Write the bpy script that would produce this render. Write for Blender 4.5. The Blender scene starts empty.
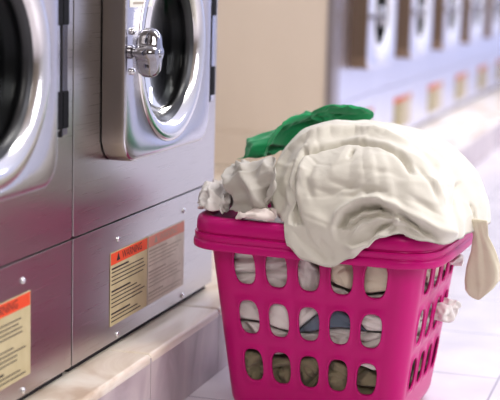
import bpy, bmesh, math, random
import numpy as np
from mathutils import Vector, Matrix, noise

S = bpy.context.scene
COL = S.collection
random.seed(7)
PI = math.pi

# ------------------------------------------------------------------ camera
def make_camera():
    f, H, roll = 1400.0, 0.82, math.radians(1.5)
    Y = Vector((700 - 250, -15 - 200, f)).normalized()      # direction of the washer row seen from the camera (x right, y down, z forward)
    h = Vector((math.cos(roll), math.sin(roll), 0))
    D = Y.cross(h).normalized()
    if D.y < 0: D = -D
    Z = -D
    X = Y.cross(Z)
    R = Matrix((X, Y, Z))                                   # world = R @ cam(x right, y down, z fwd)
    right = R @ Vector((1, 0, 0)); up = R @ Vector((0, -1, 0)); back = R @ Vector((0, 0, -1))
    M = Matrix((right, up, back)).transposed().to_4x4()
    M.translation = Vector((0, 0, H))
    cd = bpy.data.cameras.new('camera'); co = bpy.data.objects.new('camera', cd); COL.objects.link(co)
    co.matrix_world = M
    cd.sensor_fit = 'HORIZONTAL'; cd.sensor_width = 36.0; cd.lens = 36.0 * f / 500
    cd.clip_start = 0.05
    cd.dof.use_dof = True
    cd.dof.focus_distance = 2.50
    cd.dof.aperture_fstop = 3.4
    S.camera = co
make_camera()

# ------------------------------------------------------------------ materials
def mat(name, color=(.8, .8, .8), rough=.5, metal=0.0, **kw):
    m = bpy.data.materials.new(name); m.use_nodes = True
    b = m.node_tree.nodes['Principled BSDF']
    b.inputs['Base Color'].default_value = (*color, 1)
    b.inputs['Roughness'].default_value = rough
    b.inputs['Metallic'].default_value = metal
    for k, v in kw.items(): b.inputs[k.replace('_', ' ')].default_value = v
    return m
def nodes(m): return m.node_tree.nodes, m.node_tree.links, m.node_tree.nodes['Principled BSDF']
def ramp(n, stops):
    r = n.new('ShaderNodeValToRGB')
    el = r.color_ramp.elements
    while len(el) < len(stops): el.new(.5)
    for e, (p, c) in zip(el, stops): e.position = p; e.color = (*c, 1)
    return r
def noise_col(m, scale=(5, 5, 5), stops=None, detail=4, bump=0.0, bump_dist=.002, rough=None, nscale=1.0):
    n, l, b = nodes(m)
    tc = n.new('ShaderNodeTexCoord'); mp = n.new('ShaderNodeMapping'); mp.inputs['Scale'].default_value = scale
    nt = n.new('ShaderNodeTexNoise'); nt.inputs['Scale'].default_value = nscale; nt.inputs['Detail'].default_value = detail
    l.new(tc.outputs['Object'], mp.inputs['Vector']); l.new(mp.outputs['Vector'], nt.inputs['Vector'])
    if stops:
        r = ramp(n, stops); l.new(nt.outputs['Fac'], r.inputs['Fac']); l.new(r.outputs['Color'], b.inputs['Base Color'])
    if bump:
        bp = n.new('ShaderNodeBump'); bp.inputs['Strength'].default_value = bump; bp.inputs['Distance'].default_value = bump_dist
        l.new(nt.outputs['Fac'], bp.inputs['Height']); l.new(bp.outputs['Normal'], b.inputs['Normal'])
    if rough:
        mr = n.new('ShaderNodeMapRange'); mr.inputs['To Min'].default_value = rough[0]; mr.inputs['To Max'].default_value = rough[1]
        l.new(nt.outputs['Fac'], mr.inputs['Value']); l.new(mr.outputs['Result'], b.inputs['Roughness'])
    return m

def steel(name, c=(.60, .585, .60), rough=(.24, .36)):
    m = mat(name, c, .3, 1.0)
    noise_col(m, (40, 6, 900), [(.25, tuple(x * .97 for x in c)), (.75, tuple(min(1, x * 1.03) for x in c))], 3, rough=rough)
    return m
M = {}
M['steel'] = steel('brushed_steel', (.53, .505, .50), (.24, .34))
M['door_edge_reflection'] = mat('door_edge_reflection_steel', (.36, .315, .28), .3, 1.0)  # darkened steel copy: brown reflection on the door's sides painted in
M['far_door_edge_reflection'] = mat('far_door_edge_reflection_steel', (.24, .175, .13), .4, .9)  # same for the far doors, dark reflection put into the base colour
M['strip_reflection'] = mat('strip_reflection_steel', (.60, .66, .86), .22, 1.0)  # blue reflection painted into the strip's steel colour
M['steel_door'] = steel('door_steel', (.58, .565, .60), (.18, .28))
M['steel_far_lit'] = steel('far_bank_lit_steel', (.84, .84, .95), (.28, .38))  # lighter lilac steel copy; the far bank's bright reflections put into its colour
M['ring'] = mat('polished_ring', (.74, .72, .72), .18, 1.0)
M['far_ring_lit'] = mat('far_polished_ring_lit', (.98, .97, .97), .4, 1.0)  # whiter copy of the ring, bright reflection put into its colour
M['chrome'] = mat('chrome', (.36, .355, .38), .09, 1.0)
M['screw'] = mat('screw_metal', (.72, .72, .74), .22, 1.0)
M['black'] = mat('black_plastic', (.008, .008, .010), .6, 0, Specular_IOR_Level=.12)
M['rubber'] = mat('black_rubber', (.02, .02, .022), .30)
M['dark'] = mat('dark_gap', (.015, .014, .018), .7)
M['drum'] = mat('drum_steel', (.07, .068, .065), .4, .7)
def glass_mat():
    m = bpy.data.materials.new('porthole_glass'); m.use_nodes = True
    n, l = m.node_tree.nodes, m.node_tree.links
    n.remove(n['Principled BSDF']); out = n['Material Output']
    t = n.new('ShaderNodeBsdfTransparent'); t.inputs['Color'].default_value = (.55, .57, .58, 1)
    g = n.new('ShaderNodeBsdfGlossy'); g.inputs['Roughness'].default_value = .05
    fr = n.new('ShaderNodeFresnel'); fr.inputs['IOR'].default_value = 1.16
    mx = n.new('ShaderNodeMixShader'); l.new(fr.outputs['Fac'], mx.inputs['Fac']); l.new(t.outputs[0], mx.inputs[1]); l.new(g.outputs[0], mx.inputs[2]); l.new(mx.outputs[0], out.inputs['Surface'])
    return m
M['glass'] = glass_mat()
M['cabinet'] = mat('cabinet_gap_shade', (.045, .042, .045), .6)  # body darkened so the gaps between panels look shaded
M['label'] = mat('label_paper', (.72, .62, .36), .6); noise_col(M['label'], (30, 30, 30), [(.3, (.47, .40, .23)), (.7, (.56, .485, .30))])
M['label_faded'] = mat('faded_label_paper', (.56, .5, .42), .5); noise_col(M['label_faded'], (22, 22, 22), [(.3, (.50, .44, .36)), (.7, (.66, .59, .50))])
M['orange'] = mat('label_orange', (.70, .075, .02), .6)
M['orange_faded'] = mat('label_orange_faded', (.62, .25, .19), .6)
M['ink'] = mat('label_ink', (.03, .02, .02), .7)
M['ink_faded'] = mat('label_ink_faded', (.38, .33, .27), .7)
M['sticker'] = mat('white_sticker', (.72, .70, .62), .5)
M['grout'] = mat('joint_grout', (.20, .17, .17), .9)
# painted partition
M['beige'] = mat('beige_panel', (.76, .66, .56), .55); noise_col(M['beige'], (3, 3, 1.2), [(.3, (.73, .635, .535)), (.7, (.78, .68, .58))], 3)
M['trim'] = mat('aluminium_trim', (.42, .38, .40), .35, .8)
M['plaster'] = mat('plaster', (.80, .78, .80), .7); noise_col(M['plaster'], (2, 2, 2), [(.3, (.78, .76, .78)), (.7, (.82, .80, .82))])
# stone kerb
def stone(name, a, b_, c_, rough=.3, sc=(7, 3, 9)):
    m = mat(name, a, rough)
    n, l, b = nodes(m)
    tc = n.new('ShaderNodeTexCoord'); mp = n.new('ShaderNodeMapping'); mp.inputs['Scale'].default_value = sc
    w = n.new('ShaderNodeTexNoise'); w.inputs['Scale'].default_value = 1.0; w.inputs['Detail'].default_value = 7; w.inputs['Distortion'].default_value = 1.6
    l.new(tc.outputs['Object'], mp.inputs['Vector']); l.new(mp.outputs['Vector'], w.inputs['Vector'])
    r = ramp(n, [(.30, c_), (.46, b_), (.60, a), (.8, a)]); l.new(w.outputs['Fac'], r.inputs['Fac']); l.new(r.outputs['Color'], b.inputs['Base Color'])
    return m
M['slab'] = stone('cream_marble', (.84, .79, .70), (.78, .70, .60), (.55, .43, .32), .28)
M['kerb_tile'] = stone('grey_marble', (.55, .48, .48), (.47, .40, .42), (.34, .28, .29), .32, (6, 6, 4))
# floor tiles
def floor_mat():
    m = mat('floor_tile', (.8, .78, .8), .22)
    n, l, b = nodes(m)
    tc = n.new('ShaderNodeTexCoord'); mp = n.new('ShaderNodeMapping'); mp.inputs['Location'].default_value = (.34, -2.85 + .36, 0)
    br = n.new('ShaderNodeTexBrick'); br.offset = 0; br.inputs['Scale'].default_value = 1.0
    br.inputs['Brick Width'].default_value = .36; br.inputs['Row Height'].default_value = .36
    br.inputs['Mortar Size'].default_value = .0028; br.inputs['Mortar Smooth'].default_value = .3
    br.inputs['Color1'].default_value = (.80, .765, .775, 1); br.inputs['Color2'].default_value = (.76, .725, .74, 1); br.inputs['Mortar'].default_value = (.46, .43, .46, 1)
    l.new(tc.outputs['Object'], mp.inputs['Vector']); l.new(mp.outputs['Vector'], br.inputs['Vector'])
    nt = n.new('ShaderNodeTexNoise'); nt.inputs['Scale'].default_value = 6; nt.inputs['Detail'].default_value = 6
    l.new(tc.outputs['Object'], nt.inputs['Vector'])
    mx = n.new('ShaderNodeMix'); mx.data_type = 'RGBA'; mx.blend_type = 'MULTIPLY'; mx.inputs[0].default_value = .25
    l.new(br.outputs['Color'], mx.inputs[6]); l.new(nt.outputs['Color'], mx.inputs[7]); 
    r = ramp(n, [(.3, (.84, .83, .85)), (.65, (1, 1, 1))]); l.new(nt.outputs['Fac'], r.inputs['Fac']); l.new(r.outputs['Color'], mx.inputs[7])
    mx.inputs[0].default_value = 1.0
    l.new(mx.outputs[2], b.inputs['Base Color'])
    return m
M['floor'] = floor_mat()
# basket plastic
M['pink'] = mat('magenta_plastic', (.56, .0004, .19), .32, 0, Specular_IOR_Level=.38)
# cloth
def cloth(name, a, b_, weave=900):
    m = mat(name, a, .9, Sheen_Weight=.25)
    n, l, b = nodes(m)
    tc = n.new('ShaderNodeTexCoord')
    nt = n.new('ShaderNodeTexNoise'); nt.inputs['Scale'].default_value = 9; nt.inputs['Detail'].default_value = 5
    l.new(tc.outputs['Object'], nt.inputs['Vector'])
    r = ramp(n, [(.3, b_), (.7, a)]); l.new(nt.outputs['Fac'], r.inputs['Fac']); l.new(r.outputs['Color'], b.inputs['Base Color'])
    n2 = n.new('ShaderNodeTexNoise'); n2.inputs['Scale'].default_value = 55; n2.inputs['Detail'].default_value = 6; n2.inputs['Distortion'].default_value = .6
    l.new(tc.outputs['Object'], n2.inputs['Vector'])
    bp = n.new('ShaderNodeBump'); bp.inputs['Strength'].default_value = .30; bp.inputs['Distance'].default_value = .0022
    l.new(n2.outputs['Fac'], bp.inputs['Height']); l.new(bp.outputs['Normal'], b.inputs['Normal'])
    return m
M['cream'] = cloth('cream_cotton', (.70, .672, .60), (.65, .62, .545))
M['white'] = cloth('white_cotton', (.80, .765, .735), (.72, .68, .65))
M['ecru'] = cloth('ecru_cotton', (.74, .68, .55), (.66, .60, .47))
M['greyshirt'] = cloth('grey_cotton', (.56, .53, .48), (.46, .43, .385))
M['green'] = cloth('green_cotton', (.012, .33, .12), (.008, .25, .085))
M['olive'] = cloth('olive_cotton', (.27, .235, .15), (.20, .175, .11))
M['bluegrey'] = cloth('blue_grey_cotton', (.17, .21, .27), (.12, .155, .21))
M['pinkwhite'] = cloth('blush_cotton', (.78, .70, .66), (.70, .60, .56))
M['blue'] = mat('blue_fabric', (.10, .12, .45), .7)

# ------------------------------------------------------------------ object helpers
def tag(o, label=None, cat=None, group=None, kind=None):
    if label: o['label'] = label
    if cat: o['category'] = cat
    if group: o['group'] = group
    if kind: o['kind'] = kind
    return o
def empty(name, loc=(0, 0, 0)):
    o = bpy.data.objects.new(name, None); COL.objects.link(o); o.location = loc; o.empty_display_size = .05
    return o
def mesh_obj(name, verts, faces, m, parent=None, smooth=False, loc=None):
    me = bpy.data.meshes.new(name)
    me.from_pydata([tuple(float(c) for c in v) for v in verts], [], [tuple(int(i) for i in f) for f in faces]); me.update()
    bm = bmesh.new(); bm.from_mesh(me); bmesh.ops.remove_doubles(bm, verts=bm.verts, dist=1e-6); bmesh.ops.recalc_face_normals(bm, faces=bm.faces); bm.to_mesh(me); bm.free()
    if smooth:
        me.polygons.foreach_set('use_smooth', [True] * len(me.polygons))
    me.materials.append(m)
    o = bpy.data.objects.new(name, me); COL.objects.link(o)
    if loc: o.location = loc
    if parent: o.parent = parent
    return o
def sharp_by_angle(o, ang=35):
    bm = bmesh.new(); bm.from_mesh(o.data)
    for e in bm.edges:
        if len(e.link_faces) == 2 and e.calc_face_angle(0) > math.radians(ang): e.smooth = False
    bm.to_mesh(o.data); bm.free()
    o.data.polygons.foreach_set('use_smooth', [True] * len(o.data.polygons))
class MB:
    def __init__(s): s.v = []; s.f = []
    def add(s, v, f):
        k = len(s.v); s.v += list(v); s.f += [tuple(i + k for i in q) for q in f]; return s
    def box(s, x0, x1, y0, y1, z0, z1):
        v = [(x, y, z) for x in (x0, x1) for y in (y0, y1) for z in (z0, z1)]
        return s.add(v, [(0, 1, 3, 2), (4, 6, 7, 5), (0, 4, 5, 1), (2, 3, 7, 6), (0, 2, 6, 4), (1, 5, 7, 3)])
    def lathe_x(s, prof, cy, cz, n=64, closed=False):      # prof: (r, x); revolved about the x axis through (cy, cz)
        rings = []
        v = []; f = []
        for r, x in prof:
            rings.append([len(v) + i for i in range(n)])
            v += [(x, cy + r * math.cos(2 * PI * i / n), cz + r * math.sin(2 * PI * i / n)) for i in range(n)]
        for a, b in zip(rings, rings[1:]):
            f += [(a[i], a[(i + 1) % n], b[(i + 1) % n], b[i]) for i in range(n)]
        if closed:
            f.append(tuple(rings[0])); f.append(tuple(rings[-1]))
        return s.add(v, f)
    def build(s, name, m, parent=None, bevel=0, smooth=False, seg=2, ang=None):
        o = mesh_obj(name, s.v, s.f, m, parent, smooth)
        if ang: sharp_by_angle(o, ang)
        if bevel:
            md = o.modifiers.new('bevel', 'BEVEL'); md.width = bevel; md.segments = seg; md.limit_method = 'ANGLE'
        return o

def rrect_r(ang, hy, hz, rad):          # distance from centre to the border of a rounded rectangle
    dy, dz = math.cos(ang), math.sin(ang)
    lo, hi = 0.0, hy + hz
    for _ in range(40):
        t = (lo + hi) / 2
        qy, qz = abs(t * dy) - (hy - rad), abs(t * dz) - (hz - rad)
        d = math.hypot(max(qy, 0), max(qz, 0)) + min(max(qy, qz), 0) - rad
        if d < 0: lo = t
        else: hi = t
    return lo
def plate_angles(hy, hz, rad, n=72):
    a = [2 * PI * i / n for i in range(n)]
    for sy in (1, -1):
        for sz in (1, -1):
            cy, cz = sy * (hy - rad), sz * (hz - rad)
            for k in range(7):
                b = k / 6 * PI / 2
                a.append(math.atan2(cz + sz * rad * math.sin(b), cy + sy * rad * math.cos(b)) % (2 * PI))
    a = sorted(a); out = []
    for x in a:
        if not out or x - out[-1] > 1e-3: out.append(x)
    return out
def holed_plate(mb, y0, y1, z0, z1, rad, cy, cz, layers):
    """layers: list of ('r', inset, x) for outline rings or ('c', radius, x) for circles about (cy, cz)"""
    my, mz = (y0 + y1) / 2, (z0 + z1) / 2; hy, hz = (y1 - y0) / 2, (z1 - z0) / 2
    A = plate_angles(hy, hz, rad)
    n = len(A); rings = []; v = []; f = []
    for kind, q, x in layers:
        rings.append([len(v) + i for i in range(n)])
        for a in A:
            if kind == 'r':
                t = rrect_r(a, hy, hz, rad)
                py, pz = t * math.cos(a), t * math.sin(a)
                py -= max(-q, min(q, q * (1 if py > 0 else -1) * (1 if abs(py) > hy - max(rad, q) - 1e-6 else abs(py) / hy)))
                pz -= q * (1 if pz > 0 else -1) * (1 if abs(pz) > hz - max(rad, q) - 1e-6 else abs(pz) / hz)
                v.append((x, my + py, mz + pz))
            else:
                t = rrect_r(a, hy, hz, rad)
                b = math.atan2(mz + t * math.sin(a) - cz, my + t * math.cos(a) - cy)
                v.append((x, cy + q * math.cos(b), cz + q * math.sin(b)))
    for a, b in zip(rings, rings[1:]):
        f += [(a[i], a[(i + 1) % n], b[(i + 1) % n], b[i]) for i in range(n)]
    mb.add(v, f)

def text_mesh(txt, size):
    cu = bpy.data.curves.new('lettering', 'FONT'); cu.body = txt; cu.size = size; cu.align_x = 'LEFT'; cu.resolution_u = 2
    o = bpy.data.objects.new('lettering', cu); COL.objects.link(o)
    dg = bpy.context.evaluated_depsgraph_get(); dg.update()
    me = bpy.data.meshes.new_from_object(o.evaluated_get(dg))
    v = [tuple(q.co) for q in me.vertices]; f = [tuple(p.vertices) for p in me.polygons]
    bpy.data.objects.remove(o); bpy.data.meshes.remove(me)
    return v, f

# ------------------------------------------------------------------ washing machines
ZB = .137           # top of the stone plinth
def make_label(parent, y0, y1, z0, z1, x, faded=False, seed=1):
    L = mesh_obj('warning_label', *(lambda b: (b.v, b.f))(MB().box(x, x + .0006, y0, y1, z0 - ZB, z1 - ZB)), M['label_faded' if faded else 'label'], parent)
    hh = (z1 - z0) * .17
    MB().box(x + .0006, x + .0009, y0 + .002, y1 - .002, z1 - hh - ZB, z1 - .002 - ZB).build('label_header', M['orange_faded' if faded else 'orange'], L)
    ink = MB()
    ix = x + .0011
    v, f = text_mesh('WARNING', hh * .86)
    wid = max(p[0] for p in v); sc = min(1, (y1 - y0) * .60 / wid)
    oy = y0 + (y1 - y0) * .30; oz = z1 - hh * .80 - ZB
    ink.add([(ix, oy + p[0] * sc, oz + p[1]) for p in v], f)
    ty = y0 + (y1 - y0) * .20; s_ = hh * .36
    ink.add([(ix, ty - s_, oz), (ix, ty + s_, oz), (ix, ty, oz + hh * .64)], [(0, 1, 2)])
    ink.build('header_lettering', M['ink_faded' if faded else 'ink'], L)
    rnd = random.Random(seed)
    lines = MB(); z = z1 - hh - .006
    k = 0
    while z > z0 + .006:
        w = (y1 - y0 - .012) * (rnd.uniform(.72, .98) if k % 5 else rnd.uniform(.35, .55))
        lines.box(x + .0006, x + .0009, y0 + .006, y0 + .006 + w, z - (.0032 if k % 5 == 0 else .0019) - ZB, z - ZB)
        z -= .0074 if k % 5 != 4 else .012
        k += 1
    lines.build('printed_lines', M['ink_faded' if faded else 'ink'], L)
    return L

def star_knob(parent, x, y, z):
    mb = MB()
    mb.lathe_x([(.0001, x), (.012, x), (.012, x + .006), (.009, x + .009), (.009, x + .026), (.013, x + .030), (.014, x + .036), (.0001, x + .036)], y, z, 24)
    # four lobed grip
    n = 64; prof = [(.62, .014), (.92, .018), (1.08, .028), (1.10, .042), (1.0, .050), (.84, .055), (.36, .0565), (.30, .058), (.2, .0585), (.001, .0585)]
    v = []; f = []; rings = []
    for sc, dx in prof:
        rings.append([len(v) + i for i in range(n)])
        for i in range(n):
            a = 2 * PI * i / n
            r = .0165 + .0225 * abs(math.sin(a)) ** 5 + .0095 * abs(math.cos(a)) ** 5 if sc > .5 else .022
            r = max(r, .0135)
            v.append((x + dx, y + sc * r * math.cos(a), z + sc * r * math.sin(a)))
    for a, b in zip(rings, rings[1:]): f += [(a[i], a[(i + 1) % n], b[(i + 1) % n], b[i]) for i in range(n)]
    f.append(tuple(rings[0])); f.append(tuple(rings[-1]))
    mb.add(v, f)
    return mb.build('star_knob', M['chrome'], parent, ang=40)

def make_washer(y0, xf, W, label, group, door_off, labels, near=True, st='steel'):
    root = empty('washing_machine', (xf, y0, ZB)); tag(root, label, 'washing machine', group)
    zs, zt, zp = .3725, 1.24, .151        # seam, top, panel bottom (absolute heights)
    k = W / .70
    cy, cz = door_off, .681 - ZB
    # body
    b = MB(); b.box(-.62, -.45, .004, W - .004, .012, zt - ZB); b.box(-.45, -.012, .004, .016, .012, zt - ZB); b.box(-.45, -.012, W - .016, W - .004, .012, zt - ZB)
    b.box(-.45, -.012, .016, W - .016, zt - ZB - .02, zt - ZB); b.box(-.45, -.012, .016, W - .016, .012, .03); 
    b.build('cabinet', M['cabinet'], root)
    MB().box(-.60, -.012, .012, W - .012, 0.0, .014).build('base_plinth', M['dark'], root)
    # front panels
    mb = MB()
    holed_plate(mb, .0022, W - .0022, zs + .0012 - ZB, zt - ZB, .006, cy, cz, [('r', 0, -.012), ('r', 0, -.0008), ('r', .0008, 0), ('c', .150, 0), ('c', .150, -.012)])
    mb.build('front_panel', M[st], root)
    sp = MB().box(-.012, 0.0, .0022, W - .0022, zp - ZB, zs - .0012 - ZB).build('service_panel', M[st], root, bevel=.0008)
    for sy in (.187 * k, .517 * k):
        for sz in (.338, .1605):
            MB().lathe_x([(.0055, 0), (.0055, .0015), (.0045, .003), (.002, .0038), (.0003, .004)], sy, sz - ZB, 16).build('screw', M['screw'], sp, smooth=True)
    # door
    dt, g_ = (.045, 1.0) if near else (.070, 3.0)
    d0, d1 = door_off - .222 * k, door_off + .208 * k
    dm = MB()
    holed_plate(dm, d0, d1, .487 - ZB, 1.0 - ZB, .050, cy, cz, [('r', .0, .002), ('r', 0, dt - .007), ('r', .0015, dt - .003), ('r', .005, dt - .0005), ('r', .009, dt), ('c', .176, dt), ('c', .172, dt - .004)])
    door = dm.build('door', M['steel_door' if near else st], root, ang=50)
    door.data.materials.append(M['door_edge_reflection' if near else 'far_door_edge_reflection'])
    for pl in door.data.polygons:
        if abs(pl.normal.x) < .55: pl.material_index = 1  # side faces take the copy with the painted reflection
    MB().lathe_x([(.1765, dt - .003), (.175, dt + .0015), (.170, dt + .0032), (.160, dt + .003), (.150, dt + .0005), (.150 - .008 * g_, dt - .005), (.150 - .012 * g_, dt - .012)], cy, cz, 96).build('door_ring', M['ring' if near else 'far_ring_lit'], door, smooth=True)
    MB().lathe_x([(.1385, dt - .010), (.134, dt - .014), (.127, dt - .018), (.127, dt - .026), (.133, dt - .030), (.133, dt - .040), (.122, dt - .046), (.122, dt - .055), (.130, dt - .06), (.130, dt - .078), (.116, dt - .085), (.113, dt - .10), (.118, dt - .11)], cy, cz, 80).build('door_gasket', M['rubber'], door, smooth=True)
    gl = MB(); R_ = .127
    gl.lathe_x([(R_ * math.sin(t), dt - .022 - .050 * math.cos(t)) for t in [PI / 2 * q / 10 for q in range(10, -1, -1)]][:-1] + [(.0008, dt - .072)], cy, cz, 64)
    if near: gl.build('door_glass', M['glass'], door, smooth=True)
    dr = MB(); prof = []
    for q in range(9):
        x_ = -.075 - .034 * q; prof += [(.205, x_), (.205, x_ - .022), (.195, x_ - .028)]
    dr.lathe_x([(.125, -.06), (.20, -.065)] + prof + [(.19, -.36), (.0008, -.36)], cy, cz, 64).build('drum', M['drum'], root, smooth=True)
    if near:
        star_knob(door, dt, d0 + .018, .681 - ZB)
        for bz in (.716, .647):
            MB().lathe_x([(.0065, dt), (.0065, dt + .003), (.005, dt + .006), (.002, dt + .0075), (.0003, dt + .0078)], d0 + .026, bz - ZB, 16).build('bolt', M['screw'], door, smooth=True)
        MB().box(dt, dt + .0006, d0 + .016, d0 + .12, .757 - ZB, .83 - ZB).build('door_sticker', M['sticker'], door)
        s2 = MB()
        for q in range(4): s2.box(dt + .0006, dt + .001, d0 + .03, d0 + .03 + (.07, .05, .065, .04)[q], .762 + .011 * q - ZB, .766 + .011 * q - ZB)
        s2.build('sticker_print', M['ink_faded'], bpy.data.objects[door.children[-1].name])
    else:
        MB().lathe_x([(.012, dt), (.012, dt + .03), (.035, dt + .034), (.035, dt + .05), (.0005, dt + .052)], d0 + .02, cz, 20).build('star_knob', M['chrome'], door, smooth=True)
    # hinge side
    hy = W - .064
    hp = MB(); z0_, z1_ = .553 - ZB, zt - ZB - .1; q0, q1 = hy + .002, hy + .034
    hp.add([(0, q0, z0_), (.010, q0, z0_), (.0035, q1, z0_), (0, q1, z0_), (0, q0, z1_), (.010, q0, z1_), (.0035, q1, z1_), (0, q1, z1_)], [(0, 1, 2, 3), (4, 5, 6, 7), (0, 1, 5, 4), (1, 2, 6, 5), (2, 3, 7, 6), (3, 0, 4, 7)])
    hp.build('hinge_strip', M['strip_reflection' if near else st], root)
    MB().box(0, .0098, hy - .0015, hy + .0015, .551 - ZB, z1_).build('hinge_seam', M['dark'], root)
    MB().box(0, .008, hy - .026, hy - .002, .560 - ZB, z1_).build('hinge_strip', M['steel_door' if near else st], root, bevel=.0015)
    for hz in (.595, .761):
        h = MB().box(.001, .0125, hy - .024, hy - .002, hz - .03 - ZB, hz + .03 - ZB).build('hinge', M['black'], root, bevel=.0015)
        MB().box(.001, .0125, hy - .0005, hy + .021, hz - .03 - ZB, hz + .03 - ZB).build('hinge_leaf', M['black'], h, bevel=.0015)
    for (a, b_, fd, sd) in labels: make_label(root, a * k, b_ * k, .182, .318, 0.0004, fd, sd)
    return root

def copy_tree(o, parent=None):
    c = o.copy(); COL.objects.link(c)
    if parent: c.parent = parent
    for ch in list(o.children): copy_tree(ch, c)
    return c

XF, XFAR = -.972, -1.186
make_washer(1.413, XF, .70, 'stainless steel front-load washer cut off by the left edge, nearest to the camera', 'stainless washers beside the basket', .344,
            [(.340, .542, False, 3), (.16, .335, False, 9)])
make_washer(2.113, XF, .727, 'stainless steel washer with chrome star knob and torn double warning label, behind the basket', 'stainless washers beside the basket', .344,
            [(.154, .326, False, 5), (.329, .522, True, 6)])
far_names = ['first', 'second', 'third', 'fourth', 'fifth', 'sixth', 'seventh']
far = make_washer(4.80, XFAR, .79, 'x', 'blurred washers of the far bank', .375, [(.15, .34, False, 11), (.345, .50, True, 12)], near=False, st='steel_far_lit')
for i, nm in enumerate(far_names):
    r = far if i == 0 else copy_tree(far)
    r.location.y = 4.80 + .79 * i
    r['label'] = 'blurred stainless washer, %s in the far bank counting away from the beige partition' % nm

# ------------------------------------------------------------------ the setting
def struct(name, mb, m, bevel=0, seg=2):
    o = mb.build(name, m, None, bevel, seg=seg); o['kind'] = 'structure'; return o
struct('floor', MB().box(-.905, 5.0, -3.0, 15.0, -.05, 0.0), M['floor'])
XK = -.895
kf = MB()
J = [2.285 + .379 * k for k in range(-6, 34)]
kt = MB()
for a, b in zip(J, J[1:]): kt.box(XK - .02, XK, a + .0008, b - .0008, 0.0005, ZB - .008)
struct('trim_1', kt, M['kerb_tile'])
struct('trim_2', MB().box(-2.3, XK - .012, -.1, 14.9, -.05, ZB - .02), M['grout'])
sl = MB()
for a, b in zip(J, J[1:]): sl.box(-2.3, XK + .001, a + .0006, b - .0006, ZB - .02, ZB)
struct('trim_3', sl, M['slab'], bevel=.007, seg=3)
# beige partition with two grooves, standing on the plinth between the two banks
w = MB()
for z0, z1 in ((ZB + .001, .262), (.268, 1.30), (1.306, 2.7)): w.box(-2.3, XFAR - .022, 4.70, 4.785, z0, z1)
w.box(-2.3, XFAR - .03, 4.704, 4.78, ZB + .001, 2.7)
struct('wall_partition', w, M['beige'], bevel=.002)
struct('trim_4', MB().box(XFAR - .024, XFAR + .004, 4.695, 4.79, ZB + .001, 2.7), M['trim'], bevel=.003)
struct('wall_left', MB().box(-2.42, -2.3, -.1, 15.0, -.05, 2.7), M['plaster'])

# ------------------------------------------------------------------ laundry basket
BX, BY, YAW = -.623, 2.564, -.060
def from_basket(x, y, z):
    return (BX + x * math.cos(YAW) - y * math.sin(YAW), BY + x * math.sin(YAW) + y * math.cos(YAW), z)
def lerp(a, b, t): return a + (b - a) * t
def wall_dims(z):
    t = z / .36
    hx = lerp(.163, .208, t); hy = lerp(.142, .182, t); r = lerp(.037, .045, t)
    e = max(0.0, (.032 - z) / .032)                       # the wall turns under at the bottom edge
    ins = .016 * (1 - math.sqrt(max(0, 1 - e * e)))
    return hx - ins, hy - ins, r
def perim(side, t, z, off=0.0):
    """point on the wall: side 0 front, 1 right, 2 back, 3 left; corners are sides 4..7 (after side 0, 1, 2, 3). t in 0..1"""
    hx, hy, r = wall_dims(z); sx, sy = hx - r, hy - r
    bow = .004 * z / .36
    if side < 4:
        q = 2 * t - 1; bw = bow * (1 - q * q) + off
        p = [(sx * q, -hy - bw), (hx + bw, sy * q), (-sx * q, hy + bw), (-hx - bw, -sy * q)][side]
    else:
        c = [(sx, -sy), (sx, sy), (-sx, sy), (-sx, -sy)][side - 4]
        a = -PI / 2 + (side - 4) * PI / 2 + t * PI / 2
        p = (c[0] + (r + off) * math.cos(a), c[1] + (r + off) * math.sin(a))
    return (p[0], p[1], z)
basket = empty('laundry_basket', (BX, BY, 0)); basket.rotation_euler.z = YAW
tag(basket, 'bright pink plastic laundry basket with oval openings, heaped with laundry on the tiled floor', 'laundry basket')
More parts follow.
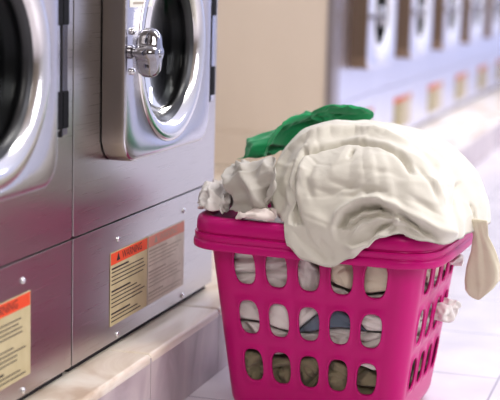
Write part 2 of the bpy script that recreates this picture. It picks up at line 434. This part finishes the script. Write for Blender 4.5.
def basket_body():
    NB = 8                                             # divisions per cell edge
    mb = MB()
    rows = [(.055, .145, 1), (.145, .240, 1), (.240, .337, 1)]
    bands = [(0.0, .055, 0)] + rows + [(.337, .352, 0)]
    for side in range(8):
        ncol = {0: 5, 2: 5, 1: 4, 3: 4}.get(side, 1)
        for c in range(ncol):
            t0, t1 = c / ncol, (c + 1) / ncol
            for z0, z1, hole in bands:
                if hole and side < 4:
                    # border, lip and hole rings in unit cell coordinates
                    bd = []
                    for e in range(4):
                        for i in range(NB):
                            s = i / NB * 2 - 1
                            bd.append([(s, -1), (1, s), (-s, 1), (-1, -s)][e])
                    def ring(hw, hh, p=2.7):
                        out = []
                        for (x, y) in bd:
                            a = math.atan2(y, x)
                            # superellipse
                            rr = (abs(math.cos(a) / hw) ** p + abs(math.sin(a) / hh) ** p) ** (-1 / p)
                            out.append((rr * math.cos(a), rr * math.sin(a)))
                        return out
                    layers = [(bd, 0.0), ([(x * .97, y * .97) for x, y in bd], 0.0), (ring(.82, .84), .0004), (ring(.75, .77), .0024), (ring(.70, .72), .0020), (ring(.655, .66, 2.9), -.0015)]
                    v = []; rings = []
                    for pts, off in layers:
                        rings.append([len(v) + i for i in range(len(pts))])
                        for x, y in pts:
                            v.append(perim(side, lerp(t0, t1, (x + 1) / 2), lerp(z0, z1, (y + 1) / 2), off))
                    n = len(bd); f = []
                    for a, b in zip(rings, rings[1:]): f += [(a[i], a[(i + 1) % n], b[(i + 1) % n], b[i]) for i in range(n)]
                    mb.add(v, f)
                else:
                    nz = NB if hole else (10 if z0 == 0 else 4)
                    v = [perim(side, lerp(t0, t1, i / NB), lerp(z0, z1, (j / nz) ** (2 if z0 == 0 else 1))) for j in range(nz + 1) for i in range(NB + 1)]
                    f = [(j * (NB + 1) + i, j * (NB + 1) + i + 1, (j + 1) * (NB + 1) + i + 1, (j + 1) * (NB + 1) + i) for j in range(nz) for i in range(NB)]
                    mb.add(v, f)
    # floor of the basket
    loop = []
    for side in (0, 4, 1, 5, 2, 6, 3, 7):
        ncol = {0: 5, 2: 5, 1: 4, 3: 4}.get(side, 1)
        for i in range(ncol * NB): loop.append(perim(side, i / (ncol * NB), 0.0))
    n = len(loop); v = loop + [(p[0] * .5, p[1] * .5, .003) for p in loop]
    f = [(i, (i + 1) % n, n + (i + 1) % n, n + i) for i in range(n)] + [tuple(n + i for i in range(n))]
    mb.add(v, f)
    o = mb.build('basket_body', M['pink'], basket, smooth=True)
    md = o.modifiers.new('thickness', 'SOLIDIFY'); md.thickness = .0032; md.offset = -1
    return o
basket_body()
def sweep_rim(name, prof, m, parent):
    pts = []
    for side in (0, 4, 1, 5, 2, 6, 3, 7):
        nn = 20 if side < 4 else 12
        for i in range(nn): pts.append((side, i / nn))
    v = []; rings = []; f = []
    for off, z in prof:
        rings.append([len(v) + i for i in range(len(pts))])
        for s, t in pts:
            p = perim(s, t, .34, off)
            v.append((p[0], p[1], z))
    n = len(pts)
    for a, b in zip(rings, rings[1:] + rings[:1]): f += [(a[i], a[(i + 1) % n], b[(i + 1) % n], b[i]) for i in range(n)]
    o = MB().add(v, f).build(name, m, parent, ang=60); return o
sweep_rim('rim', [(-.004, .372), (-.001, .3765), (.004, .3785), (.012, .379), (.019, .378), (.0235, .3745), (.0258, .368), (.0266, .3535), (.0258, .3515), (.0238, .3500), (.0242, .3488), (.0292, .3478), (.0295, .3455), (.0293, .3375), (.0278, .3362), (.0282, .3350), (.0310, .3340), (.0318, .3315), (.0318, .3225), (.0310, .3205), (.0290, .320), (.0275, .323), (.0225, .346), (.018, .366), (.006, .370), (-.002, .352), (-.0045, .352)], M['pink'], basket)

# ------------------------------------------------------------------ laundry
def ridged(p, sc, seed):
    q = Vector(p) * sc + Vector((seed * 7.13, seed * 3.7, seed * 1.9))
    w = Vector((noise.noise(q * .6), noise.noise(q * .6 + Vector((5, 1, 2))), noise.noise(q * .6 + Vector((1, 9, 4))))) * .9
    return 1 - abs(noise.noise(q + w)) * 2
def grid_faces(nu, nv, wrap=True):
    f = []
    for j in range(nv - 1):
        for i in range(nu if wrap else nu - 1):
            a = j * nu + i; b = j * nu + (i + 1) % nu
            f.append((a, b, b + nu, a + nu))
    return f
def crumple(name, c, dims, m, label, cat, group=None, seed=1, amp=.012, sc=14, p=2.4, pz=2.2, rot=0, tilt=0, stretch=(1, 1, 1), nu=110, nv=56, parent=None, amp2=.35, clip=None):
    """a bunched garment: a rounded lump folded by warped ridges"""
    V = []
    Rm = Matrix.Rotation(rot, 3, 'Z') @ Matrix.Rotation(tilt, 3, 'Y')
    for j in range(nv):
        ph = PI * (j + .02) / (nv - 1 + .04) - PI / 2
        for i in range(nu):
            a = 2 * PI * i / nu
            sg = lambda x, e: math.copysign(abs(x) ** e, x)
            x = dims[0] * sg(math.cos(ph), 2 / pz) * sg(math.cos(a), 2 / p)
            y = dims[1] * sg(math.cos(ph), 2 / pz) * sg(math.sin(a), 2 / p)
            z = dims[2] * sg(math.sin(ph), 2 / pz)
            P = Vector((x, y, z))
            nrm = Vector((x / dims[0] ** 2, y / dims[1] ** 2, z / dims[2] ** 2)); nrm.normalize()
            q = (x * stretch[0], y * stretch[1], z * stretch[2])
            h = ridged(q, sc, seed) - .62 + amp2 * (ridged(q, sc * 2.3, seed + 3) - .62)
            P = Rm @ P
            if clip: P = clip(P + Vector(c)) - Vector(c)
            P += (Rm @ nrm) * amp * h * 1.6
            V.append(P)
    o = mesh_obj(name, V, grid_faces(nu, nv), m, parent, True, loc=c)
    if label: tag(o, label, cat, group)
    return o

# the big cream sheet ------------------------------------------------------------
CX, CY = -.555, 2.56
ZT = .549
def edge(u):
    """(radius, height) of the hem at angle u (degrees, 0 = +X, 270 = towards the camera)"""
    keys = [(0, .217, .372), (20, .215, .37), (60, .20, .37), (110, .20, .37), (150, .205, .37), (180, .196, .372), (198, .196, .374), (218, .20, .372), (233, .214, .372), (240, .228, .372), (244, .240, .345), (251, .237, .324), (263, .229, .315), (273, .226, .334), (280, .228, .356), (286, .236, .376), (292, .243, .384), (301, .262, .375), (309, .268, .369), (322, .232, .368), (337, .205, .368), (348, .21, .37), (360, .217, .372)]
    u %= 360
    for (a, r0, z0), (b, r1, z1) in zip(keys, keys[1:]):
        if a <= u <= b:
            t = (u - a) / (b - a); t = t * t * (3 - 2 * t)
            return lerp(r0, r1, t), lerp(z0, z1, t)
def dome(u, v):
    r, ze = edge(u)
    a = math.radians(u)
    th = v * PI / 2
    n = 2.5
    s = math.sin(th) ** (2 / n); c_ = math.cos(th) ** (2 / n) if v < 1 else 0
    zz = ze + (ZT - ze) * c_
    sh = s * (1 - s) * 4
    return Vector((CX + r * s * math.cos(a) - .035 * c_ ** 1.5, CY + r * s * math.sin(a) + .02 * c_, zz))
#CREASES
CREASES = [
    ([(247.0, 1.0), (241.0, 0.979), (232.0, 0.95), (221.0, 0.842), (218.0, 0.699), (219.0, 0.541), (231.0, 0.391), (248.0, 0.24), (275.0, 0.19), (302.0, 0.24), (317.0, 0.369), (325.0, 0.498)], 0.013, 0.012),
    ([(260.0, 0.979), (253.0, 0.936), (247.0, 0.85), (242.0, 0.735), (240.0, 0.62), (241.0, 0.484), (251.0, 0.391), (264.0, 0.334), (280.0, 0.341), (293.0, 0.391), (300.0, 0.434), (302.0, 0.513), (302.0, 0.599)], -0.017, 0.007),
    ([(254.0, 0.971), (246.0, 0.9), (239.0, 0.814), (233.0, 0.742), (233.0, 0.606)], -0.008, 0.004),
    ([(257.0, 0.599), (273.0, 0.534), (288.0, 0.635)], 0.008, 0.035),
    ([(275.0, 0.42), (273.0, 0.498)], -0.01, 0.0035),
    ([(302.0, 0.42), (303.0, 0.52), (302.0, 0.627)], -0.01, 0.0035),
    ([(341.0, 0.735), (326.0, 0.785), (320.0, 0.878)], -0.011, 0.0045),
    ([(343.0, 0.864), (344.0, 0.957)], -0.009, 0.004),
    ([(329.0, 0.541), (318.0, 0.663), (315.0, 0.771)], 0.007, 0.008),
    ([(308.0, 0.62), (312.0, 0.728), (315.0, 0.828)], 0.007, 0.006),
    ([(306.0, 0.549), (309.0, 0.692), (310.0, 0.785)], -0.006, 0.005),
    ([(268.0, 0.907), (269.0, 0.864), (271.0, 0.828), (276.0, 0.814), (282.0, 0.828), (287.0, 0.871), (290.0, 0.907)], -0.024, 0.0055),
    ([(266.0, 0.914), (265.0, 0.857), (268.0, 0.807), (274.0, 0.771), (282.0, 0.785), (288.0, 0.835), (293.0, 0.878), (297.0, 0.9)], 0.013, 0.0065),
    ([(269.0, 0.95), (273.0, 0.971), (279.0, 0.993), (285.0, 0.993), (290.0, 0.979)], 0.014, 0.007),
    ([(271.0, 0.928), (276.0, 0.907), (282.0, 0.907), (289.0, 0.928)], 0.008, 0.0035),
    ([(273.0, 0.95), (279.0, 0.971), (285.0, 0.964), (290.0, 0.95)], -0.016, 0.004),
    ([(271.0, 0.885), (276.0, 0.864), (283.0, 0.885), (290.0, 0.921)], -0.013, 0.0035),
    ([(273.0, 0.864), (280.0, 0.871), (285.0, 0.893)], 0.006, 0.003),
    ([(291.0, 0.936), (293.0, 0.95)], 0.011, 0.006),
    ([(292.0, 0.907), (297.0, 0.936), (302.0, 0.964), (306.0, 0.986)], -0.016, 0.005),
    ([(294.0, 0.964), (297.0, 0.979), (302.0, 0.986)], -0.01, 0.0035),
    ([(296.0, 0.885), (300.0, 0.907), (306.0, 0.943), (319.0, 0.979)], 0.011, 0.008),
    ([(288.0, 0.986), (292.0, 0.971)], -0.01, 0.0035),
    ([(298.0, 0.785), (303.0, 0.828), (308.0, 0.864)], -0.006, 0.008),
    ([(263.0, 0.627), (273.0, 0.678), (286.0, 0.756)], -0.004, 0.006),
    ([(271.0, 0.735), (280.0, 0.728), (290.0, 0.778)], -0.004, 0.005),
    ([(254.0, 0.821), (261.0, 0.85), (264.0, 0.914)], 0.005, 0.012),
    ([(258.0, 0.921), (262.0, 0.95), (264.0, 0.979)], -0.008, 0.005),
    ([(255.0, 0.742), (251.0, 0.642), (253.0, 0.52)], -0.005, 0.006),
]
def cream_sheet():
    nu, nv = 400, 160
    U = [360 * i / nu for i in range(nu)]; Vv = [.004 + .996 * j / (nv - 1) for j in range(nv)]
    P = np.array([[dome(u, v)[:] for u in U] for v in Vv])
    du = np.roll(P, -1, 1) - np.roll(P, 1, 1); dv = np.gradient(P, axis=0)
    N = np.cross(dv, du); N /= np.linalg.norm(N, axis=2, keepdims=True) + 1e-12
    cen = np.array([CX, CY, .42])
    sgn = np.sign(np.sum(N * (P - cen), axis=2, keepdims=True)); N = N * np.where(sgn == 0, 1, sgn)
    D = np.zeros((nv, nu))
    rs = random.Random(12); extra = []
    for k in range(50):
        u0 = rs.uniform(195, 345); v0 = rs.uniform(.25, .92); L = rs.uniform(.05, .16); th = rs.uniform(-.6, .9) + (1.2 if u0 > 310 else 0)
        pts = [(u0 + L * 130 * q * math.cos(th) + rs.uniform(-2, 2), min(.97, max(.1, v0 + L * q * math.sin(th) + rs.uniform(-.012, .012)))) for q in (-1, -.5, 0, .5, 1)]
        extra.append((pts, rs.choice([-1, -1, 1]) * rs.uniform(.0006, .0018), rs.uniform(.003, .007)))
    for pts, amp, wid in CREASES + extra:
        dense = []
        for (u0, v0), (u1, v1) in zip(pts, pts[1:]):
            m_ = max(4, int((dome(u0, v0) - dome(u1, v1)).length / .0016))
            for k in range(m_): dense.append((lerp(u0, u1, k / m_), lerp(v0, v1, k / m_)))
        dense.append(pts[-1])
        Q = np.array([dome(u, v)[:] for u, v in dense])
        n = len(Q)
        taper = np.array([min(1, .25 + 3.5 * min(k, n - 1 - k) / n) for k in range(n)])
        d2 = np.full((nv, nu), 1e9); tp = np.zeros((nv, nu))
        for k in range(n):
            q = np.sum((P - Q[k]) ** 2, axis=2)
            mk = q < d2; d2[mk] = q[mk]; tp[mk] = taper[k]
        D += amp * (1.3 if amp < -.012 else 1) * tp * np.exp(-d2 / (wid * wid))
    for j in range(nv):
        for i in range(nu):
            p = P[j, i]
            D[j, i] += .0055 * (ridged(p, 9, 4) - .6) + .0022 * noise.noise(Vector((p[0] * 26, p[1] * 30, p[2] * 34)))
    P2 = P + N * D[..., None]
    for j in range(nv):
        for i in range(nu):
            x, y, z = P2[j, i]
            if z < .3845:
                ca, sa = math.cos(YAW), math.sin(YAW); ex, ey = x - BX, y - BY; lx, ly = ca * ex + sa * ey, -sa * ex + ca * ey; hx, hy, r = .2455, .2205, .078
                qx, qy = abs(lx) - (hx - r), abs(ly) - (hy - r)
                d = math.hypot(max(qx, 0), max(qy, 0)) + min(max(qx, qy), 0) - r
                if d < 0:
                    if edge(U[i])[1] < .362 and d > -.03: P2[j, i, 1] += d
                    else: P2[j, i, 2] = .3845
    V = [tuple(x) for x in P2.reshape(-1, 3)]
    F = grid_faces(nu, nv)
    F.append(tuple(range(nu)))
    # inward hem so that the cloth has a turned edge
    k0 = len(V); base = (nv - 1) * nu
    for i in range(nu):
        q = P2[nv - 1, i]; d = (cen - q); d[2] = 0; d /= np.linalg.norm(d)
        V.append(tuple(q + d * .003 + np.array([0, 0, .003])))
    F += [(base + i, base + (i + 1) % nu, k0 + (i + 1) % nu, k0 + i) for i in range(nu)]
    return V, F
V, F = cream_sheet()
V = [(a - CX, b - CY, c - .38) for a, b, c in V]
sheet = mesh_obj('bed_sheet', V, F, M['cream'], None, True, loc=(CX, CY, .38))
tag(sheet, 'large cream cotton sheet bunched on top of the pink basket, draped over its rim', 'sheet')


# a twisted corner of the sheet hanging over the right end of the rim
def corner():
    rows = [(-.352, 2.50, .392, .016, .0), (-.346, 2.505, .362, .012, .2), (-.340, 2.51, .335, .018, .35), (-.338, 2.515, .310, .025, .45), (-.336, 2.52, .288, .029, .5), (-.335, 2.52, .270, .028, .5), (-.338, 2.52, .256, .020, .45), (-.342, 2.52, .246, .010, .4), (-.344, 2.52, .240, .002, .4)]
    n = 40; V = []
    dense = []
    for a, b in zip(rows, rows[1:]):
        for k in range(5): dense.append([lerp(x, y, k / 5) for x, y in zip(a, b)])
    dense.append(rows[-1])
    for k, (x, y, z, w_, tw) in enumerate(dense):
        for i in range(n):
            a = 2 * PI * i / n
            r = 1 + .22 * math.cos(3 * a + tw * 3 + k * .05) + .10 * math.cos(7 * a + 1)
            px, py = w_ * r * math.cos(a), w_ * .45 * r * math.sin(a)
            ct, st = math.cos(-.35 + tw), math.sin(-.35 + tw)
            zz = z + .35 * px * (1 if k > 20 else k / 20)
            V.append((x + ct * px - st * py - CX, y + st * px + ct * py - CY, zz - .38))
    F = grid_faces(n, len(dense)); F.append(tuple(range(n))); F.append(tuple(range(len(V) - n, len(V))))
    o = mesh_obj('hanging_corner', V, F, M['ecru'], sheet, True)
corner()


def dome_push(P, gap):
    """keep a point outside the sheet's dome"""
    dx, dy = P.x - CX, P.y - CY
    u = math.degrees(math.atan2(dy, dx)); r, ze = edge(u)
    rho = math.hypot(dx, dy)
    if rho < 1e-5: return P
    # radius of the dome at this height
    h = (P.z - ze) / (ZT - ze + gap)
    if h >= 1: return P
    c_ = max(0, h)
    s_ = (1 - c_ ** 2.5) ** (1 / 2.5)
    R_ = r * s_ + gap - .035 * c_ ** 1.5 * math.cos(math.radians(u)) + .02 * c_ * math.sin(math.radians(u))
    if rho < R_: return Vector((CX + dx * R_ / rho, CY + dy * R_ / rho, P.z))
    return P
SEP = lambda P: P.z - (.455 + .25 * (P.x + .76))          # sloping face between towel (above) and grey shirt (below)
def clip_shirt(P):
    P = dome_push(P, .029)
    x_, z_ = P.x, P.z
    lim = -.786 - .9 * min(.05, max(0, z_ - .408))
    if x_ < lim + .02: x_ = lim + .02 * math.exp((x_ - lim - .02) / .02)      # eased, so that the side stays round
    if z_ < .404: z_ = .394 + .010 * math.exp((z_ - .404) / .010)
    hi = .479 + .30 * (x_ + .74)
    if z_ > hi - .02: z_ = hi - .02 * math.exp(-(z_ - hi + .02) / .02)
    return Vector((x_, P.y, z_))
def clip_cloth(P):
    return Vector((min(P.x, -.808), P.y, min(max(P.z, .393), .408 + .25 * max(0, -.835 - P.x) + .3 * max(0, 2.45 - P.y))))
def clip_strip(P):
    P = dome_push(Vector((P.x, P.y, max(P.z, .3865))), .024)
    return Vector((P.x, min(P.y, 2.415), P.z))
def clip_towel(P):
    P = dome_push(P, .027)
    return Vector((P.x, P.y, max(P.z, .488 + .30 * (P.x + .74))))
crumple('shirt', (-.748, 2.500, .428), (.106, .120, .086), M['greyshirt'], 'grey beige shirt bunched on the left of the heap, below the green towel', 'shirt', seed=16, amp=.017, sc=8.5, rot=.25, tilt=-.50, stretch=(1.3, .45, 1.7), p=2.0, pz=2.0, nu=190, nv=110, amp2=.4, clip=clip_shirt)
crumple('cloth', (-.822, 2.49, .396), (.050, .100, .034), M['white'], 'crumpled white cloth in the left corner of the basket, resting on its rim', 'cloth', seed=6, amp=.017, sc=15, rot=.1, stretch=(1.2, .7, 1.1), p=2.4, nu=150, nv=80, amp2=.45, clip=clip_cloth)
crumple('cloth', (-.722, 2.390, .391), (.052, .030, .009), M['pinkwhite'], 'small blush white cloth end lying over the front rim, left of the big sheet', 'cloth', seed=8, amp=.008, sc=24, rot=.25, tilt=-.10, clip=clip_strip)
tw = crumple('towel', (-.742, 2.640, .494), (.112, .080, .046), M['green'], 'emerald green towel folded at the back of the heap, behind the cream sheet', 'towel', seed=14, amp=.011, sc=13, rot=.1, tilt=-.42, stretch=(.7, .9, 1.9), p=2.1, pz=2.0, nu=180, nv=90, clip=clip_towel)
crumple('towel_end', (.106, .03, .057), (.044, .05, .014), M['green'], None, None, seed=13, amp=.010, sc=15, tilt=.10, clip=lambda P: dome_push(P + tw.location, .025) - tw.location).parent = tw

def packed(name, m, label, cat, zlo, zhi, ins=.0046, xr=(-9, 9), yr=(-9, 9), sd=0.0, amp=.020, sc=13.0, nz=44):
    """a garment pressed against the basket wall between two separating surfaces; its folds dip away from the wall"""
    out = []
    for side in (0, 4, 1, 5, 2, 6, 3, 7):
        k = (150 if side in (0, 2) else 110) if side < 4 else 24
        out += [(side, i / k) for i in range(k)]
    n = len(out); V = []; G = .0011
    def fold(x, y, z):
        q = Vector((x * .8, y * .8, z * 1.25)) * sc + Vector((sd, sd * .7, 0))
        w_ = Vector((noise.noise(q * .6), noise.noise(q * .6 + Vector((4, 2, 7))), noise.noise(q * .6 + Vector((8, 5, 1))))) * 1.3
        a = abs(noise.noise(q + w_)); b = abs(noise.noise((q + w_ * 1.4) * 2.1 + Vector((3, 3, 3))))
        return max(0, .36 - a) / .36 * .72 + max(0, .30 - b) / .30 * .28
    for j in range(nz):
        t = j / (nz - 1)
        for side, u in out:
            z = lerp(.05, .33, t)
            for _ in range(2):
                x, y, _z = perim(side, u, max(.012, z))
                x = max(xr[0], min(xr[1], x)); y = max(yr[0], min(yr[1], y))
                lo, hi = zlo(x, y) + G, zhi(x, y) - G
                if hi < lo + .0004: hi = lo + .0004
                z = lerp(lo, hi, t)
            e = min((z - lo), (hi - z)); rd = .007
            ro = rd * (1 - math.sqrt(max(0, 1 - max(0, (rd - e) / rd) ** 2)))
            i_ = ins + amp * fold(x, y, z) ** 1.3 + ro
            hx, hy, r = wall_dims(max(z, .012)); hx -= i_; hy -= i_
            x = max(-hx, min(hx, x)); y = max(-hy, min(hy, y))
            qx, qy = abs(x) - (hx - r), abs(y) - (hy - r)
            if qx > 0 and qy > 0:
                d = math.hypot(qx, qy)
                if d > r: x, y = math.copysign(hx - r + qx * r / d, x), math.copysign(hy - r + qy * r / d, y)
            x = max(xr[0], min(xr[1], x)); y = max(yr[0], min(yr[1], y))
            V.append((x, y, z))
    F = grid_faces(n, nz)
    for base, fn, sgn in ((0, zlo, 1), ((nz - 1) * n, zhi, -1)):        # closing faces run along the separating surface
        prev = list(range(base, base + n))
        cx = sum(V[i][0] for i in prev) / n; cy = sum(V[i][1] for i in prev) / n
        for k in range(1, 9):
            cur = []
            for i in range(n):
                x, y = lerp(V[base + i][0], cx, k / 8.2), lerp(V[base + i][1], cy, k / 8.2)
                cur.append(len(V)); V.append((x, y, fn(x, y) + sgn * (G + .006)))
            F += [(prev[i], prev[(i + 1) % n], cur[(i + 1) % n], cur[i]) for i in range(n)]
            prev = cur
        F.append(tuple(prev))
    o = mesh_obj(name, V, F, m, None, True, loc=(BX, BY, 0)); o.rotation_euler.z = YAW
    return tag(o, label, cat)
def s1(x, y): return .131 + .006 * math.sin(x * 38 + 1) + .004 * math.sin(y * 50) - .022 * math.exp(-((x - .145) / .028) ** 2) - .010 * math.exp(-((x + .16) / .03) ** 2)
def s2(x, y): return .180 + .016 * (x - .03) / .07 * math.exp(-((x - .04) / .1) ** 2) + .004 * math.sin(x * 45)
def s3(x, y): return s2(x, y) + max(.0, .034 * (1 - ((x - .036) / .068) ** 2)) + .0012
def s4(x, y): return .345 - .085 / (1 + math.exp(-(x - .005) / .012)) + .005 * math.sin(x * 50)
low = lambda x, y: .013
top = lambda x, y: .352
packed('trousers', M['olive'], 'olive trousers folded at the bottom of the pink basket, behind the lowest openings', 'trousers', low, lambda x, y: s1(x, y) - .0045, sd=3, amp=.026, sc=15)
packed('shirt', M['white'], 'white shirt in the pink basket below the blue grey t-shirt, behind the middle openings', 'shirt', s1, s2, sd=5)
packed('t_shirt', M['bluegrey'], 'blue grey t-shirt showing behind the middle openings of the basket front', 't-shirt', s2, s3, xr=(-.032, .104), yr=(-9, -.02), sd=7, amp=.012)
packed('shirt', M['white'], 'white shirt filling the upper part of the pink basket, behind its top left openings', 'shirt', s3, s4, sd=11, nz=60)
packed('pillowcase', M['ecru'], 'ecru pillowcase pressed behind the top right openings of the basket front', 'pillowcase', lambda x, y: s4(x, y) + .003, top, xr=(.032, 9), sd=13)
for (y, z, r, lab, sd) in ((2.589, .192, .0165, 'white sock tuft poking out of a right side opening, nearer of the two', 41), (2.6465, .193, .0165, 'white sock tuft poking out of a right side opening, farther of the two', 42), (2.6465, .288, .012, 'small white sock tuft poking out just below the right end of the rim', 43)):
    hx = wall_dims(z)[0]
    crumple('sock', from_basket(hx + r * .95, y - BY, z), (r * 1.3, r * .95, r * 1.1), M['white'], lab, 'sock', 'white sock tufts poking out of the basket', seed=sd, amp=.006, sc=34, nu=56, nv=34, p=2, pz=2)

# ------------------------------------------------------------------ light
W = bpy.data.worlds.new('World'); S.world = W; W.use_nodes = True
n = W.node_tree.nodes; l = W.node_tree.links
bg = n['Background']; bg.inputs['Strength'].default_value = .74
tc = n.new('ShaderNodeTexCoord'); sx = n.new('ShaderNodeSeparateXYZ'); l.new(tc.outputs['Generated'], sx.inputs['Vector'])
def rng(sock, stops):
    mr = n.new('ShaderNodeMapRange'); mr.inputs['From Min'].default_value = -1; mr.inputs['From Max'].default_value = 1
    l.new(sock, mr.inputs['Value']); rp = ramp(n, stops); l.new(mr.outputs['Result'], rp.inputs['Fac']); return rp
ry = rng(sx.outputs['Y'], [(0, (.11, .08, .06)), (.30, (.40, .33, .29)), (.62, (.80, .78, .88)), (.85, (1.05, 1.05, 1.28)), (1, (1.05, 1.12, 1.62))])
rz = rng(sx.outputs['Z'], [(0, (.8, .8, .8)), (.5, (.85, .85, .85)), (.75, (1.15, 1.15, 1.15)), (1, (1.3, 1.3, 1.3))])
mx = n.new('ShaderNodeMix'); mx.data_type = 'RGBA'; mx.blend_type = 'MULTIPLY'; mx.inputs[0].default_value = 1
l.new(ry.outputs['Color'], mx.inputs[6]); l.new(rz.outputs['Color'], mx.inputs[7]); l.new(mx.outputs[2], bg.inputs['Color'])
def area(name, loc, target, size, power, color):
    d = bpy.data.lights.new(name, 'AREA'); d.shape = 'RECTANGLE'; d.size = size[0]; d.size_y = size[1]; d.energy = power; d.color = color
    o = bpy.data.objects.new(name, d); COL.objects.link(o); o.location = loc
    o.rotation_euler = (Vector(target) - Vector(loc)).to_track_quat('-Z', 'Y').to_euler()
    return o
area('ceiling_or_fill_lamp', (.6, 2.5, 2.6), (-.5, 2.5, 0), (.5, 1.6), 36, (1, .98, .95))
area('ceiling_or_fill_lamp', (.4, 7.0, 2.6), (-.3, 7.0, 0), (.6, 4.0), 105, (.96, .95, 1))
area('ceiling_or_fill_lamp', (.5, -.6, 2.3), (-.6, 2.4, .3), (1.2, 1.2), 30, (1, .97, .94))  # unseen soft fill added behind the camera to light the basket front
area('window_light', (3.9, 2.4, 2.1), (-.6, 2.8, .3), (2.6, 1.8), 75, (.92, .92, 1))
S.view_settings.view_transform = 'Standard'
S.view_settings.exposure = 0.20
S.view_settings.gamma = 0.90
